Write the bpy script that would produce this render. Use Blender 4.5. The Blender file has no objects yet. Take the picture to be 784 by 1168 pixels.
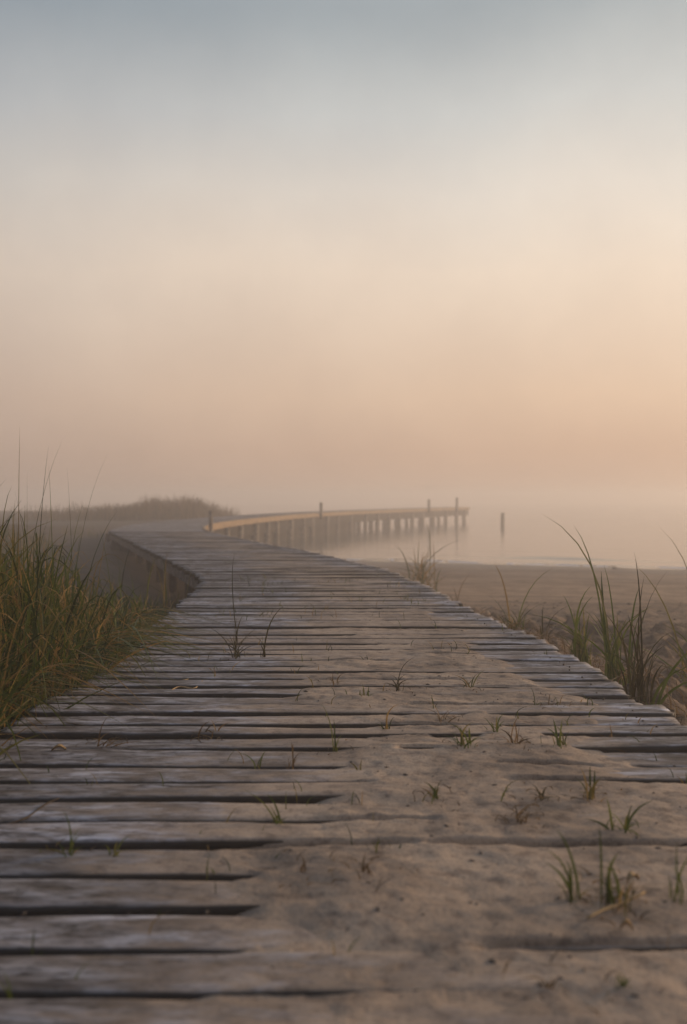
import bpy, math, random
import numpy as np

random.seed(7)
rng = np.random.default_rng(7)
C = bpy.context.scene.collection
R = math.radians

# ------------------------------------------------------------------ numbers
CAM_H = 0.70            # camera above the deck, metres (deck top is z = 0)
F = 1136.0              # focal length in photo pixels
HY = 568.0              # horizon row in the photo
WATER = -1.05


def at(px, py, z=0.0):
    d = (CAM_H - z) * F / (py - HY)
    return ((px - 392.0) * d / F, d)


# ------------------------------------------------------------------ noise
def _hash(ix, iy, seed):
    h = (ix.astype(np.int64) * 374761393 + iy.astype(np.int64) * 668265263 + seed * 982451653) & 0x7fffffff
    h = ((h ^ (h >> 13)) * 1274126177) & 0x7fffffff
    return ((h ^ (h >> 16)) & 0xffff) / 32767.5 - 1.0


def vnoise(x, y, seed=0):
    x = np.asarray(x, float); y = np.asarray(y, float)
    ix = np.floor(x); iy = np.floor(y)
    fx = x - ix; fy = y - iy
    fx = fx * fx * fx * (fx * (fx * 6 - 15) + 10); fy = fy * fy * fy * (fy * (fy * 6 - 15) + 10)
    a = _hash(ix, iy, seed); b = _hash(ix + 1, iy, seed)
    c = _hash(ix, iy + 1, seed); d = _hash(ix + 1, iy + 1, seed)
    return (a * (1 - fx) + b * fx) * (1 - fy) + (c * (1 - fx) + d * fx) * fy


def fbm(x, y, seed=0, oct=4):
    s = 0.0; a = 0.55
    for i in range(oct):
        s = s + a * vnoise(x * 2 ** i + 17.3 * i, y * 2 ** i - 9.1 * i, seed + i)
        a *= 0.5
    return s


def sstep(a, b, x):
    t = np.clip((np.asarray(x, float) - a) / (b - a), 0, 1)
    return t * t * (3 - 2 * t)


# ------------------------------------------------------------------ the line of the walkway
LD = [-1.5, 3.0, 4.0, 5.3, 6.3, 7.4, 8.3, 9.2, 12.0, 15.4, 18.5, 20.9]
LX = [-1.05, -1.045, -0.99, -1.03, -1.075, -1.12, -1.19, -1.36, -2.21, -3.24, -4.18, -4.92]
RD = [-1.5, 3.1, 4.4, 5.1, 5.72, 6.2, 7.3, 8.4, 10.0, 11.0, 13.0, 14.7, 17.5, 20.9]
RX = [1.07, 1.06, 1.015, 0.94, 0.85, 0.80, 0.72, 0.62, 0.39, 0.08, -0.38, -1.02, -1.85, -2.86]
# pier, centre line
PD = [20.9, 23.5, 27.0, 31.0, 36.0, 41.0, 46.0, 51.0, 58.0, 66.0, 75.0]
PX = [-3.90, -4.40, -4.62, -4.42, -3.86, -3.18, -2.24, -0.96, 1.45, 4.60, 8.55]


def smooth_interp(d, xs, ys):
    # linear interpolation, rounded a little
    d = np.asarray(d, float)
    return (np.interp(d - .35, xs, ys) + np.interp(d, xs, ys) * 2 + np.interp(d + .35, xs, ys)) / 4


def xl(d):
    return np.interp(d, LD, LX)


def xr(d):
    return smooth_interp(d, RD, RX)


GAP0, PITCH = 1.388, 0.1536

# ------------------------------------------------------------------ ground
SX = [-300, -30, -9, -6.5, -5.2, -4.2, -2.6, 0, 8, 20, 60, 300]
SD = [150, 105, 84, 70, 52, 41, 31.5, 28, 24.3, 19, 9, -20]


def ground_h(x, d):
    x = np.asarray(x, float); d = np.asarray(d, float)
    ds = np.interp(x + 0.6 * fbm(x * .15, d * .02, 31, 2), SX, SD)
    t = (ds - d) / 23.0
    z = WATER + np.where(t > 0, 0.66 * np.clip(t, 0, 1.05) ** .95, 0.9 * np.clip(t, -2.2, 0))
    dd = np.clip(d, -1, 20.9)
    edge = np.where(d < 20.9, np.interp(dd, LD, LX), np.interp(d, PD, PX) - 1.0)
    off = edge - x                                   # metres left of the walkway
    lift = 0.55 * sstep(.6, 3.8, off) * sstep(4, 14, d) * (1 - .85 * sstep(20, 36, d))
    lift = lift + 0.24 * sstep(-.1, .5, off) * (1 - sstep(5.2, 7.5, d))
    z = z + lift
    # grassy dune beyond the bend
    z = z + 0.10 * np.exp(-((x + 6.0) / 4.0) ** 2 - ((d - 44) / 5.0) ** 2)
    under = sstep(0.2, -0.4, off) * sstep(.2, -.4, x - np.interp(dd, RD, RX)) * (d < 21)
    roff = x - np.interp(dd, RD, RX)
    z = z + .26 * np.exp(-np.clip(roff - .15, 0, 9) ** 2 / .30) * sstep(-.5, .0, roff) * (1 - sstep(17, 24, d)) * (1 + .25 * sstep(8, 12, d)) * (.85 + .3 * fbm(x * 1.3, d * .9, 71, 2)) * sstep(1.5, 3, d)  # sand banked at the right edge; unseen far stretch added to block low sun
    z = z - .08 * under
    rough = np.clip(1 - sstep(8.5, 12.5, d + 1.0 * fbm(x * .5, d * .5, 5, 2)), 0, 1) * (1 - under)
    lump = fbm(x * 3.2, d * 2.6, 41, 4)
    z = z + rough * (0.095 * lump + 0.115 * np.abs(fbm(x * 6.1, d * 5.3, 44, 3))) * sstep(-1.2, -0.95, z)
    z = z + 0.02 * fbm(x * .7, d * .5, 51, 3) * sstep(0.0, .12, t)
    return z


OPEN = {-2: [], -1: [(-1, .25)], 0: [(-1, .36)], 1: [(-1, .30), (.62, 2)], 2: [(-1, .38)], 3: [(-1, .40)], 4: [(-1, .565), (.60, 2)],
        5: [(-1, .60)], 6: [(-1, .44), (.9, 2)], 7: [(-1, .50), (.72, .95)], 8: [(-1, .46), (.69, .80), (.92, 2)], 9: [(-1, .43), (.60, .64), (.85, 2)]}


def sand_level(x, d):
    x = np.asarray(x, float); d = np.asarray(d, float)
    L_, R_ = xl(d), xr(d)
    u = (x - L_) / (R_ - L_)
    n1 = fbm(x * 1.5, d * 1.5, 3); n2 = fbm(x * 5, d * 9, 9); n3 = fbm(x * 27, d * 27, 12, 3)
    cl = np.interp(d, [1, 1.5, 1.95, 2.3, 3, 4, 5, 6.5, 9, 21], [.36, .34, .34, .48, .44, .38, .36, .40, .48, .5])
    cover = sstep(cl - .20, cl + .20, u + .22 * n1)
    cover = cover * (1 - sstep(.84, .95, u + .10 * n1) * sstep(2.2, 2.9, d))
    amp = np.interp(d, [0, 1.9, 2.5, 4, 6, 8, 11, 21], [1.10, 1.08, .92, .92, .88, .66, .50, .35])
    lev = -.034 + cover * amp * .0365 + .008 * n1 + .0065 * n2 + .0034 * n3
    gi = np.round((d - GAP0) / PITCH)
    dist = (d - GAP0) - gi * PITCH
    g = np.exp(-(dist / .015) ** 4)
    bias = np.interp(u, [0, .35, .55, .8, 1], [.9, .5, .12, .10, .5]) + np.interp(d, [1, 3, 6, 9], [-.22, .02, .10, .40])
    opn = sstep(-.05, .42, 1.1 * vnoise(x * 1.4 + gi * 3.7, gi * 5.31, 77) + .35 * vnoise(x * 6 + gi * 1.7, gi * 2.3, 79) + bias)
    # the nearest boards: which stretch of each joint the sand has left open
    for k_, spans in OPEN.items():
        m_ = gi == k_
        if m_.any():
            uu = u + .035 * vnoise(x * 4 + k_, x * 0 + k_, 83)
            o_ = np.zeros_like(u)
            for (a_, b_) in spans:
                o_ = np.maximum(o_, sstep(a_ - .025, a_ + .025, uu) * (1 - sstep(b_ - .03, b_ + .03, uu)))
            opn = np.where(m_, o_, opn)
    lev = lev - g * opn * .042
    # lumps and scuffs
    lev = lev + .005 * np.clip(fbm(x * 9, d * 12, 21, 3), 0, 1) * cover
    return lev, cover, u


# ------------------------------------------------------------------ object helpers
def tag(o, label=None, cat=None, group=None, kind=None):
    if label: o['label'] = label
    if cat: o['category'] = cat
    if group: o['group'] = group
    if kind: o['kind'] = kind
    return o


def empty(name, loc=(0, 0, 0)):
    o = bpy.data.objects.new(name, None); C.objects.link(o)
    o.location = loc; o.empty_display_size = .1
    return o


def mesh_obj(name, verts, faces, mat, parent=None, smooth=True, attrs=None):
    me = bpy.data.meshes.new(name)
    me.from_pydata([tuple(v) for v in verts], [], faces)
    if attrs:
        for k, v in attrs.items():
            a = me.attributes.new(k, 'FLOAT', 'POINT')
            a.data.foreach_set('value', np.asarray(v, np.float32))
    if smooth:
        me.polygons.foreach_set('use_smooth', [True] * len(me.polygons))
    me.materials.append(mat)
    me.update()
    o = bpy.data.objects.new(name, me); C.objects.link(o)
    if parent:
        o.parent = parent
        o.matrix_parent_inverse.identity()
    return o


def grid_faces(nx, ny, keep=None):
    idx = np.arange(nx * ny).reshape(ny, nx)
    q = np.stack([idx[:-1, :-1], idx[:-1, 1:], idx[1:, 1:], idx[1:, :-1]], -1).reshape(-1, 4)
    if keep is not None:
        q = q[keep.reshape(-1)]
    return q


def grid_obj(name, X, D, Z, mat, keep=None, attrs=None):
    ny, nx = X.shape
    q = grid_faces(nx, ny, keep)
    V = np.stack([X, D, Z], -1).reshape(-1, 3)
    used = np.unique(q)
    remap = np.full(len(V), -1); remap[used] = np.arange(len(used))
    at_ = {k: v.reshape(-1)[used] for k, v in (attrs or {}).items()}
    return mesh_obj(name, V[used], remap[q].tolist(), mat, attrs=at_)


# ------------------------------------------------------------------ materials
def new_mat(name):
    m = bpy.data.materials.new(name); m.use_nodes = True
    nt = m.node_tree
    return m, nt, nt.nodes['Principled BSDF'], nt.links


def N(nt, t, **kw):
    n = nt.nodes.new(t)
    for k, v in kw.items():
        if k in n.inputs: n.inputs[k].default_value = v
        else: setattr(n, k, v)
    return n


def ramp(nt, stops):
    n = nt.nodes.new('ShaderNodeValToRGB')
    e = n.color_ramp.elements
    while len(e) < len(stops): e.new(.5)
    for el, (p, c) in zip(e, stops):
        el.position = p
        el.color = (c[0], c[1], c[2], 1) if len(c) == 3 else c
    return n


def mixc(nt, fac, a, b, mode='MIX'):
    n = nt.nodes.new('ShaderNodeMix'); n.data_type = 'RGBA'; n.blend_type = mode
    for sock, v in ((n.inputs[0], fac), (n.inputs[6], a), (n.inputs[7], b)):
        if hasattr(v, 'links'): nt.links.new(v, sock)
        elif isinstance(v, (int, float)): sock.default_value = v
        else: sock.default_value = (*v, 1)
    return n.outputs[2]


def math_n(nt, op, a, b=None, clamp=False):
    n = nt.nodes.new('ShaderNodeMath'); n.operation = op; n.use_clamp = clamp
    for s, v in zip(n.inputs, (a, b)):
        if v is None: continue
        if hasattr(v, 'links'): nt.links.new(v, s)
        else: s.default_value = v
    return n.outputs[0]


def scaled_coord(nt, scale, offset_from=None):
    tc = nt.nodes.new('ShaderNodeTexCoord')
    mp = N(nt, 'ShaderNodeMapping'); mp.inputs['Scale'].default_value = scale
    nt.links.new(tc.outputs['Object'], mp.inputs['Vector'])
    if offset_from is not None:
        cb = nt.nodes.new('ShaderNodeCombineXYZ')
        k = math_n(nt, 'MULTIPLY', offset_from, 37.0)
        nt.links.new(k, cb.inputs[0]); nt.links.new(k, cb.inputs[1])
        nt.links.new(cb.outputs[0], mp.inputs['Location'])
    return mp.outputs[0]


SAND = (.405, .305, .226)
SAND_D = (.235, .177, .134)


def sand_mix(nt, fine=140.0):
    """mottled sand colour and a grainy height"""
    c = scaled_coord(nt, (1, 1, 1))
    n1 = N(nt, 'ShaderNodeTexNoise', Scale=3.0, Detail=6.0, Roughness=.62)
    n2 = N(nt, 'ShaderNodeTexNoise', Scale=fine, Detail=3.0, Roughness=.7)
    n3 = N(nt, 'ShaderNodeTexNoise', Scale=22.0, Detail=5.0, Roughness=.65)
    for n in (n1, n2, n3): nt.links.new(c, n.inputs['Vector'])
    r1 = ramp(nt, [(.38, SAND_D), (.60, SAND)])
    nt.links.new(n1.outputs[0], r1.inputs[0])
    r2 = ramp(nt, [(.30, (.55, .52, .50)), (.5, (1, 1, 1)), (.75, (1.12, 1.1, 1.08))])
    nt.links.new(n2.outputs[0], r2.inputs[0])
    col = mixc(nt, .75, r1.outputs[0], r2.outputs[0], 'MULTIPLY')
    r3 = ramp(nt, [(.36, (.50, .48, .49)), (.47, (1, 1, 1)), (.66, (1.15, 1.13, 1.1))])
    nt.links.new(n3.outputs[0], r3.inputs[0])
    col = mixc(nt, .7, col, r3.outputs[0], 'MULTIPLY')
    h = math_n(nt, 'ADD', math_n(nt, 'MULTIPLY', n2.outputs[0], .35), n3.outputs[0])
    return col, h


def bump(nt, h, strength, dist):
    b = N(nt, 'ShaderNodeBump', Strength=strength, Distance=dist)
    nt.links.new(h, b.inputs['Height'])
    return b.outputs[0]


def mat_sand():
    m, nt, b, L = new_mat('drift_sand')
    col, h = sand_mix(nt)
    L.new(col, b.inputs['Base Color']); b.inputs['Roughness'].default_value = .95
    b.inputs['Specular IOR Level'].default_value = .15
    L.new(bump(nt, h, .8, .006), b.inputs['Normal'])
    return m


def n5_(nt):
    n = N(nt, 'ShaderNodeTexNoise', Scale=.6, Detail=4.0)
    tc = nt.nodes.new('ShaderNodeTexCoord'); nt.links.new(tc.outputs['Object'], n.inputs['Vector'])
    return math_n(nt, 'SUBTRACT', n.outputs[0], .5)


def mat_ground():
    m, nt, b, L = new_mat('beach_sand')
    col, h = sand_mix(nt, 60.0)
    # wet sand near the waterline: darker and glossier
    tc = nt.nodes.new('ShaderNodeTexCoord'); sp = nt.nodes.new('ShaderNodeSeparateXYZ')
    L.new(tc.outputs['Object'], sp.inputs[0])
    nz = N(nt, 'ShaderNodeTexNoise', Scale=.35, Detail=4.0)
    mp = scaled_coord(nt, (.35, 1.6, 1)); L.new(mp, nz.inputs['Vector']); nz.inputs['Scale'].default_value = .8
    zz = math_n(nt, 'ADD', sp.outputs[2], math_n(nt, 'MULTIPLY', math_n(nt, 'SUBTRACT', nz.outputs[0], .5), .28))
    wr = N(nt, 'ShaderNodeMapRange'); wr.inputs['From Min'].default_value = WATER + .02; wr.inputs['From Max'].default_value = WATER + .30
    wr.inputs['To Min'].default_value = 1; wr.inputs['To Max'].default_value = 0
    L.new(zz, wr.inputs['Value'])
    wet = wr.outputs[0]
    # streaks of dark wrack and pale sand along the shore
    st = N(nt, 'ShaderNodeTexNoise', Scale=1.0, Detail=5.0, Roughness=.6)
    L.new(scaled_coord(nt, (.25, 1.4, .5)), st.inputs['Vector'])
    sr = ramp(nt, [(.38, (.45, .42, .41)), (.52, (.82, .80, .78)), (.68, (1.05, .98, .90))])
    L.new(st.outputs[0], sr.inputs[0])
    col = mixc(nt, .85, col, sr.outputs[0], 'MULTIPLY')
    dark = mixc(nt, 1.0, col, (.50, .47, .46), 'MULTIPLY')
    # plant litter and dark organic earth on the left bank; beneath the deck, painted shade
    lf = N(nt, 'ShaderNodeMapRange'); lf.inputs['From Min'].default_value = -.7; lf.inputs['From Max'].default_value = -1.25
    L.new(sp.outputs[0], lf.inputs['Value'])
    soil_and_shade = mixc(nt, math_n(nt, 'MULTIPLY', lf.outputs[0], .85), col, (.042, .035, .027))
    # trodden, litter-stained sand close to the walkway, cleaner sand towards the water
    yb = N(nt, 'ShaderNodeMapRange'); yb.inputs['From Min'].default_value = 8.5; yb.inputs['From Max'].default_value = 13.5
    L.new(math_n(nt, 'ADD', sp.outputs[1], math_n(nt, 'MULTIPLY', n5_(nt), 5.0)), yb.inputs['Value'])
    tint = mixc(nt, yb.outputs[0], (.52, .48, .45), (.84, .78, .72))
    fin = mixc(nt, 1.0, mixc(nt, wet, soil_and_shade, dark), tint, 'MULTIPLY')
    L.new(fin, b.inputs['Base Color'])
    rr = N(nt, 'ShaderNodeMapRange'); rr.inputs['To Min'].default_value = .93; rr.inputs['To Max'].default_value = .42
    L.new(wet, rr.inputs['Value']); L.new(rr.outputs[0], b.inputs['Roughness'])
    b.inputs['Specular IOR Level'].default_value = .2
    L.new(bump(nt, h, .9, .02), b.inputs['Normal'])
    return m


def mat_wood(name, dk, md, lt, dusty=True, rough=.72):
    m, nt, b, L = new_mat(name)
    g = nt.nodes.new('ShaderNodeNewGeometry')
    isl = g.outputs['Random Per Island']
    c1 = scaled_coord(nt, (6, 18, 18), isl)
    c2 = scaled_coord(nt, (22, 70, 70), isl)
    c3 = scaled_coord(nt, (3.5, 9, 9), isl)
    n1 = N(nt, 'ShaderNodeTexNoise', Scale=1.0, Detail=6.0, Roughness=.65, Distortion=.6)
    n2 = N(nt, 'ShaderNodeTexNoise', Scale=1.0, Detail=4.0, Roughness=.7)
    n3 = N(nt, 'ShaderNodeTexNoise', Scale=1.0, Detail=5.0, Roughness=.6)
    L.new(c1, n1.inputs['Vector']); L.new(c2, n2.inputs['Vector']); L.new(c3, n3.inputs['Vector'])
    r1 = ramp(nt, [(.39, dk), (.50, md), (.61, lt)]); L.new(n1.outputs[0], r1.inputs[0])
    r2 = ramp(nt, [(.38, (.25, .23, .22)), (.47, (1, 1, 1)), (.62, (1.25, 1.25, 1.27))]); L.new(n2.outputs[0], r2.inputs[0])
    col = mixc(nt, .8, r1.outputs[0], r2.outputs[0], 'MULTIPLY')
    r3 = ramp(nt, [(.36, (.50, .45, .42)), (.52, (1, 1, 1)), (.66, (1.2, 1.2, 1.25))]); L.new(n3.outputs[0], r3.inputs[0])
    col = mixc(nt, .8, col, r3.outputs[0], 'MULTIPLY')
    ti = ramp(nt, [(0, (.55, .52, .50)), (.5, (.95, .92, .90)), (1, (1.2, 1.19, 1.22))]); L.new(isl, ti.inputs[0])
    col = mixc(nt, 1.0, col, ti.outputs[0], 'MULTIPLY')
    # drying cracks along the grain
    c4 = scaled_coord(nt, (2.4, 22, 22), isl)
    n4 = N(nt, 'ShaderNodeTexNoise', Scale=1.0, Detail=2.0, Roughness=.5, Distortion=.3); L.new(c4, n4.inputs['Vector'])
    cr = ramp(nt, [(.478, (1, 1, 1)), (.494, (.20, .17, .15)), (.506, (.20, .17, .15)), (.522, (1, 1, 1))]); L.new(n4.outputs[0], cr.inputs[0])
    n5 = N(nt, 'ShaderNodeTexNoise', Scale=1.0, Detail=2.0); L.new(scaled_coord(nt, (1.5, 6, 6), isl), n5.inputs['Vector'])
    cf = ramp(nt, [(.48, (0, 0, 0)), (.60, (1, 1, 1))]); L.new(n5.outputs[0], cf.inputs[0])
    col = mixc(nt, cf.outputs[0], col, mixc(nt, 1.0, col, cr.outputs[0], 'MULTIPLY'))
    h = math_n(nt, 'ADD', n1.outputs[0], math_n(nt, 'MULTIPLY', n2.outputs[0], .6))
    b.inputs['Roughness'].default_value = rough
    if dusty:
        a = N(nt, 'ShaderNodeAttribute'); a.attribute_name = 'dust'
        sc, sh = sand_mix(nt)
        dn = N(nt, 'ShaderNodeTexNoise', Scale=1.0, Detail=7.0, Roughness=.72)
        L.new(scaled_coord(nt, (5, 13, 5)), dn.inputs['Vector'])
        f = math_n(nt, 'ADD', math_n(nt, 'MULTIPLY', math_n(nt, 'SUBTRACT', dn.outputs[0], .5), 2.2),
                   math_n(nt, 'SUBTRACT', math_n(nt, 'MULTIPLY', a.outputs['Fac'], 1.9), .62))
        # grains sit in the grooves of the grain
        f = math_n(nt, 'SUBTRACT', f, math_n(nt, 'MULTIPLY', math_n(nt, 'SUBTRACT', n1.outputs[0], .5), 1.2))
        f = math_n(nt, 'MULTIPLY', f, 1.0, True)
        f = math_n(nt, 'MULTIPLY', f, .9)
        col = mixc(nt, f, col, sc)
        # unbleached sawn sides, darkened more: the joints' shade is painted into the colour
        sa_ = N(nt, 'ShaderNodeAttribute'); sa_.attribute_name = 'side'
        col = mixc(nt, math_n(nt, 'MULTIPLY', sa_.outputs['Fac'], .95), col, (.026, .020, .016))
        rr = N(nt, 'ShaderNodeMapRange'); rr.inputs['To Min'].default_value = rough; rr.inputs['To Max'].default_value = .95
        L.new(f, rr.inputs['Value']); L.new(rr.outputs[0], b.inputs['Roughness'])
    L.new(col, b.inputs['Base Color'])
    b.inputs['Specular IOR Level'].default_value = .35
    L.new(bump(nt, h, .7, .006), b.inputs['Normal'])
    return m


def mat_grass(name, stops, rough=.5, trans=.36):
    m, nt, b, L = new_mat(name)
    g = N(nt, 'ShaderNodeAttribute'); g.attribute_name = 'tone'
    r = ramp(nt, stops); r.color_ramp.interpolation = 'LINEAR'
    L.new(g.outputs['Fac'], r.inputs[0])
    nz = N(nt, 'ShaderNodeTexNoise', Scale=14.0, Detail=3.0)
    tc = nt.nodes.new('ShaderNodeTexCoord'); L.new(tc.outputs['Object'], nz.inputs['Vector'])
    r2 = ramp(nt, [(.3, (.6, .55, .5)), (.6, (1.1, 1.05, 1.0))]); L.new(nz.outputs[0], r2.inputs[0])
    col = mixc(nt, .8, r.outputs[0], r2.outputs[0], 'MULTIPLY')
    L.new(col, b.inputs['Base Color'])
    b.inputs['Roughness'].default_value = rough
    b.inputs['Specular IOR Level'].default_value = .3
    tr = nt.nodes.new('ShaderNodeBsdfTranslucent'); L.new(col, tr.inputs['Color'])
    mx = nt.nodes.new('ShaderNodeMixShader'); mx.inputs[0].default_value = trans
    L.new(b.outputs[0], mx.inputs[1]); L.new(tr.outputs[0], mx.inputs[2])
    L.new(mx.outputs[0], nt.nodes['Material Output'].inputs['Surface'])
    return m


def mat_plain(name, a, c, scale=8.0, rough=.85):
    m, nt, b, L = new_mat(name)
    n = N(nt, 'ShaderNodeTexNoise', Scale=scale, Detail=5.0, Roughness=.65)
    tc = nt.nodes.new('ShaderNodeTexCoord'); L.new(tc.outputs['Object'], n.inputs['Vector'])
    r = ramp(nt, [(.3, a), (.7, c)]); L.new(n.outputs[0], r.inputs[0])
    L.new(r.outputs[0], b.inputs['Base Color']); b.inputs['Roughness'].default_value = rough
    L.new(bump(nt, n.outputs[0], .5, .01), b.inputs['Normal'])
    return m


def mat_water():
    m, nt, b, L = new_mat('still_water')
    b.inputs['Base Color'].default_value = (.055, .055, .050, 1)
    b.inputs['Roughness'].default_value = .09
    b.inputs['IOR'].default_value = 1.33
    n = N(nt, 'ShaderNodeTexNoise', Scale=1.0, Detail=4.0, Roughness=.6)
    L.new(scaled_coord(nt, (.7, 2.2, 1)), n.inputs['Vector'])
    L.new(bump(nt, n.outputs[0], .12, .05), b.inputs['Normal'])
    return m


M_SAND = mat_sand()
M_GROUND = mat_ground()
M_WOOD = mat_wood('weathered_wood', (.095, .078, .068), (.215, .198, .195), (.345, .345, .375))
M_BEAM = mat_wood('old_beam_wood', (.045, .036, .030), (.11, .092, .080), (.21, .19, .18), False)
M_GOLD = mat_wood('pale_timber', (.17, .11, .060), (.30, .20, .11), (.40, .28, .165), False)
M_PILE = mat_wood('grey_pile_wood', (.085, .068, .055), (.17, .138, .112), (.27, .225, .185), False)  # lightened so distant piles fade: part of the haze is in the colour
M_GREEN = mat_grass('green_grass', [(0, (.045, .070, .014)), (.45, (.095, .130, .024)), (.8, (.15, .165, .040)), (1, (.24, .19, .07))])
M_MIXED = mat_grass('mixed_grass', [(0, (.022, .034, .008)), (.25, (.050, .072, .014)), (.5, (.105, .135, .026)), (.68, (.16, .14, .040)), (.84, (.27, .165, .055)), (1, (.42, .28, .11))])
M_DRY = mat_grass('dry_grass', [(0, (.070, .045, .022)), (.5, (.13, .082, .038)), (1, (.25, .165, .080))])
M_DARKG = mat_grass('dark_stems', [(0, (.030, .026, .012)), (.6, (.055, .048, .018)), (1, (.085, .070, .028))])
M_STRAW = mat_plain('straw', (.22, .13, .055), (.42, .29, .14), 20)
M_BIT = mat_plain('dark_litter', (.045, .034, .026), (.11, .08, .058), 30)
M_SHADE_WOOD = mat_wood('shade_dark_wood', (.010, .007, .005), (.022, .016, .012), (.040, .030, .023), False, .95)  # near-black timber: the shade below the decks is put into its colour
M_WATER = mat_water()

# ------------------------------------------------------------------ the setting
def axis(parts):
    v = []
    for a, b_, n in parts: v += list(np.linspace(a, b_, n, endpoint=False))
    return np.array(v + [parts[-1][1]])


xs = axis([(-300, -60, 10), (-60, -14, 24), (-14, -5, 40), (-5, -1.2, 60), (-1.2, .5, 18), (.5, 5.5, 165), (5.5, 14, 60), (14, 60, 24), (60, 300, 10)])
dsv = axis([(-4, 2.2, 20), (2.2, 13, 330), (13, 32, 130), (32, 60, 56), (60, 120, 20), (120, 300, 12)])
X, D = np.meshgrid(xs, dsv)
tag(grid_obj('ground', X, D, ground_h(X, D), M_GROUND), 'sandy beach and dune ground around the boardwalk', 'ground', kind='structure')

xs = axis([(-300, -20, 14), (-20, 26, 230), (26, 300, 14)])
dsv = axis([(6, 22, 10), (22, 34, 150), (34, 80, 150), (80, 300, 22)])
X, D = np.meshgrid(xs, dsv)
shore = np.interp(X, SX, SD)
o_ = D - shore
Z = WATER + .006 * fbm(X * .35, D * 1.6, 61, 3) + .004 * fbm(X * 1.2, D * 4, 66, 2)
amp = np.exp(-((X - 6.2) / 3.0) ** 2) * (0.7 + .5 * vnoise(X * .5, X * 0, 8))
Z = Z + .065 * amp * np.exp(-((o_ - 3.0 - .5 * vnoise(X * .25, X * 0, 19)) / .42) ** 2)
amp2 = .7 + .5 * vnoise(X * .3, X * 0, 14)
Z = Z + .035 * amp2 * np.exp(-((o_ - .9) / .3) ** 2) * (X > 0)
tag(grid_obj('water', X, D, Z, M_WATER), 'calm misty water beyond the beach', 'water', kind='structure')

# thin broken line of foam where the water laps the sand
fx = np.linspace(-2, 24, 330); ft = np.linspace(0, 1, 9)
FX, FT = np.meshgrid(fx, ft)
sh = np.interp(FX + 0.6 * fbm(FX * .15, FX * 0 + .5, 31, 2), SX, SD)
FD = sh - .05 + .35 * fbm(FX * .5, FX * 0, 23, 3) + FT * (.30 + .28 * vnoise(FX * .8, FX * 0 + 4, 27))
FZ = WATER + .022 + .03 * np.sin(FT * math.pi) + .012 * fbm(FX * 3, FD * 5, 29, 3)
kf = fbm(FX[:-1, :-1] * 1.6, FD[:-1, :-1] * 3.5, 37, 3) > -.12
tag(grid_obj('foam', FX, FD, FZ, mat_plain('foam', (.55, .52, .50), (.75, .73, .71), 12, .8), keep=kf), 'thin broken line of pale foam along the water edge', 'foam', kind='stuff')

# ------------------------------------------------------------------ boardwalk
def planks(rows, name, parent, mat, dust_fn=None):
    """rows: (d0, width, x0, x1, dz, tilt, nseg, fine)"""
    V = []; Fc = []; dust = []; side = []; base = 0
    for (d0, w, x0, x1, dz, tilt, n, fine) in rows:
        s = [0, 0, .0025, .009] + ([w * t for t in (.18, .30, .42, .54, .66, .77)] if fine else [w * .35, w * .65]) + [w - .010, w - .003, w, w]
        zt = [-.042, -.011, -.0035, -.0005] + ([.0004, .0008, .001, .001, .0008, .0004] if fine else [.0008, .0008]) + [-.0008, -.0035, -.011, -.042]
        m = len(s)
        xx = np.linspace(x0, x1, n + 1)
        S = np.tile(np.array(s), (n + 1, 1)); ZT = np.tile(np.array(zt), (n + 1, 1)); XX = np.repeat(xx[:, None], m, 1)
        sd = random.randint(0, 9999)
        wob0 = .005 * vnoise(xx * 2.3, xx * 0 + sd, 1) + .002 * vnoise(xx * 11, xx * 0 + sd, 2)
        wob1 = .005 * vnoise(xx * 2.1, xx * 0 + sd + 31, 1) + .002 * vnoise(xx * 9, xx * 0 + sd, 4)
        tt = S / w
        DD = d0 + S + wob0[:, None] * (1 - tt) + wob1[:, None] * tt
        top = ZT > -.02
        relief = .0040 * fbm(XX * 2.6 + sd, DD * 60, 5, 3) + .0018 * vnoise(XX * 3 + sd, DD * 9, 6)
        pt = random.gauss(-.018, .020)
        ZZ = ZT + dz + pt * (S - w / 2) + tilt * (XX - (x0 + x1) / 2) + np.where(top, relief, 0) + .003 * vnoise(XX * .9 + sd, XX * 0, 8)
        # frayed ends
        XX = XX.copy()
        XX[0] += .010 * rng.standard_normal(m) * .5; XX[-1] += .010 * rng.standard_normal(m) * .5
        V.append(np.stack([XX, DD, ZZ], -1).reshape(-1, 3))
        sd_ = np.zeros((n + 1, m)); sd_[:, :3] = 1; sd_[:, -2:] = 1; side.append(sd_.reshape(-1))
        if dust_fn is not None: dust.append(dust_fn(XX.reshape(-1), DD.reshape(-1)))
        idx = np.arange((n + 1) * m).reshape(n + 1, m) + base
        q = np.stack([idx[:-1, :-1], idx[:-1, 1:], idx[1:, 1:], idx[1:, :-1]], -1).reshape(-1, 4)
        Fc += q.tolist()
        Fc += np.stack([idx[:-1, -1], idx[:-1, 0], idx[1:, 0], idx[1:, -1]], -1).tolist()
        Fc.append(idx[0][::-1].tolist()); Fc.append(idx[-1].tolist())
        base += (n + 1) * m
    V = np.concatenate(V)
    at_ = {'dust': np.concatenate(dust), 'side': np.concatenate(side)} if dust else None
    return mesh_obj(name, V, Fc, mat, parent, attrs=at_)


def dustf(x, d):
    lev, cover, u = sand_level(x, d)
    n = fbm(x * 1.1 + 5, d * 2.0, 88, 3)
    mid = np.exp(-((u - .55) / .30) ** 2)
    return np.clip(.08 + .55 * cover + .42 * mid + .42 * n, 0, 1) * np.interp(d, [0, 8, 14], [1, .9, .75])


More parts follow.
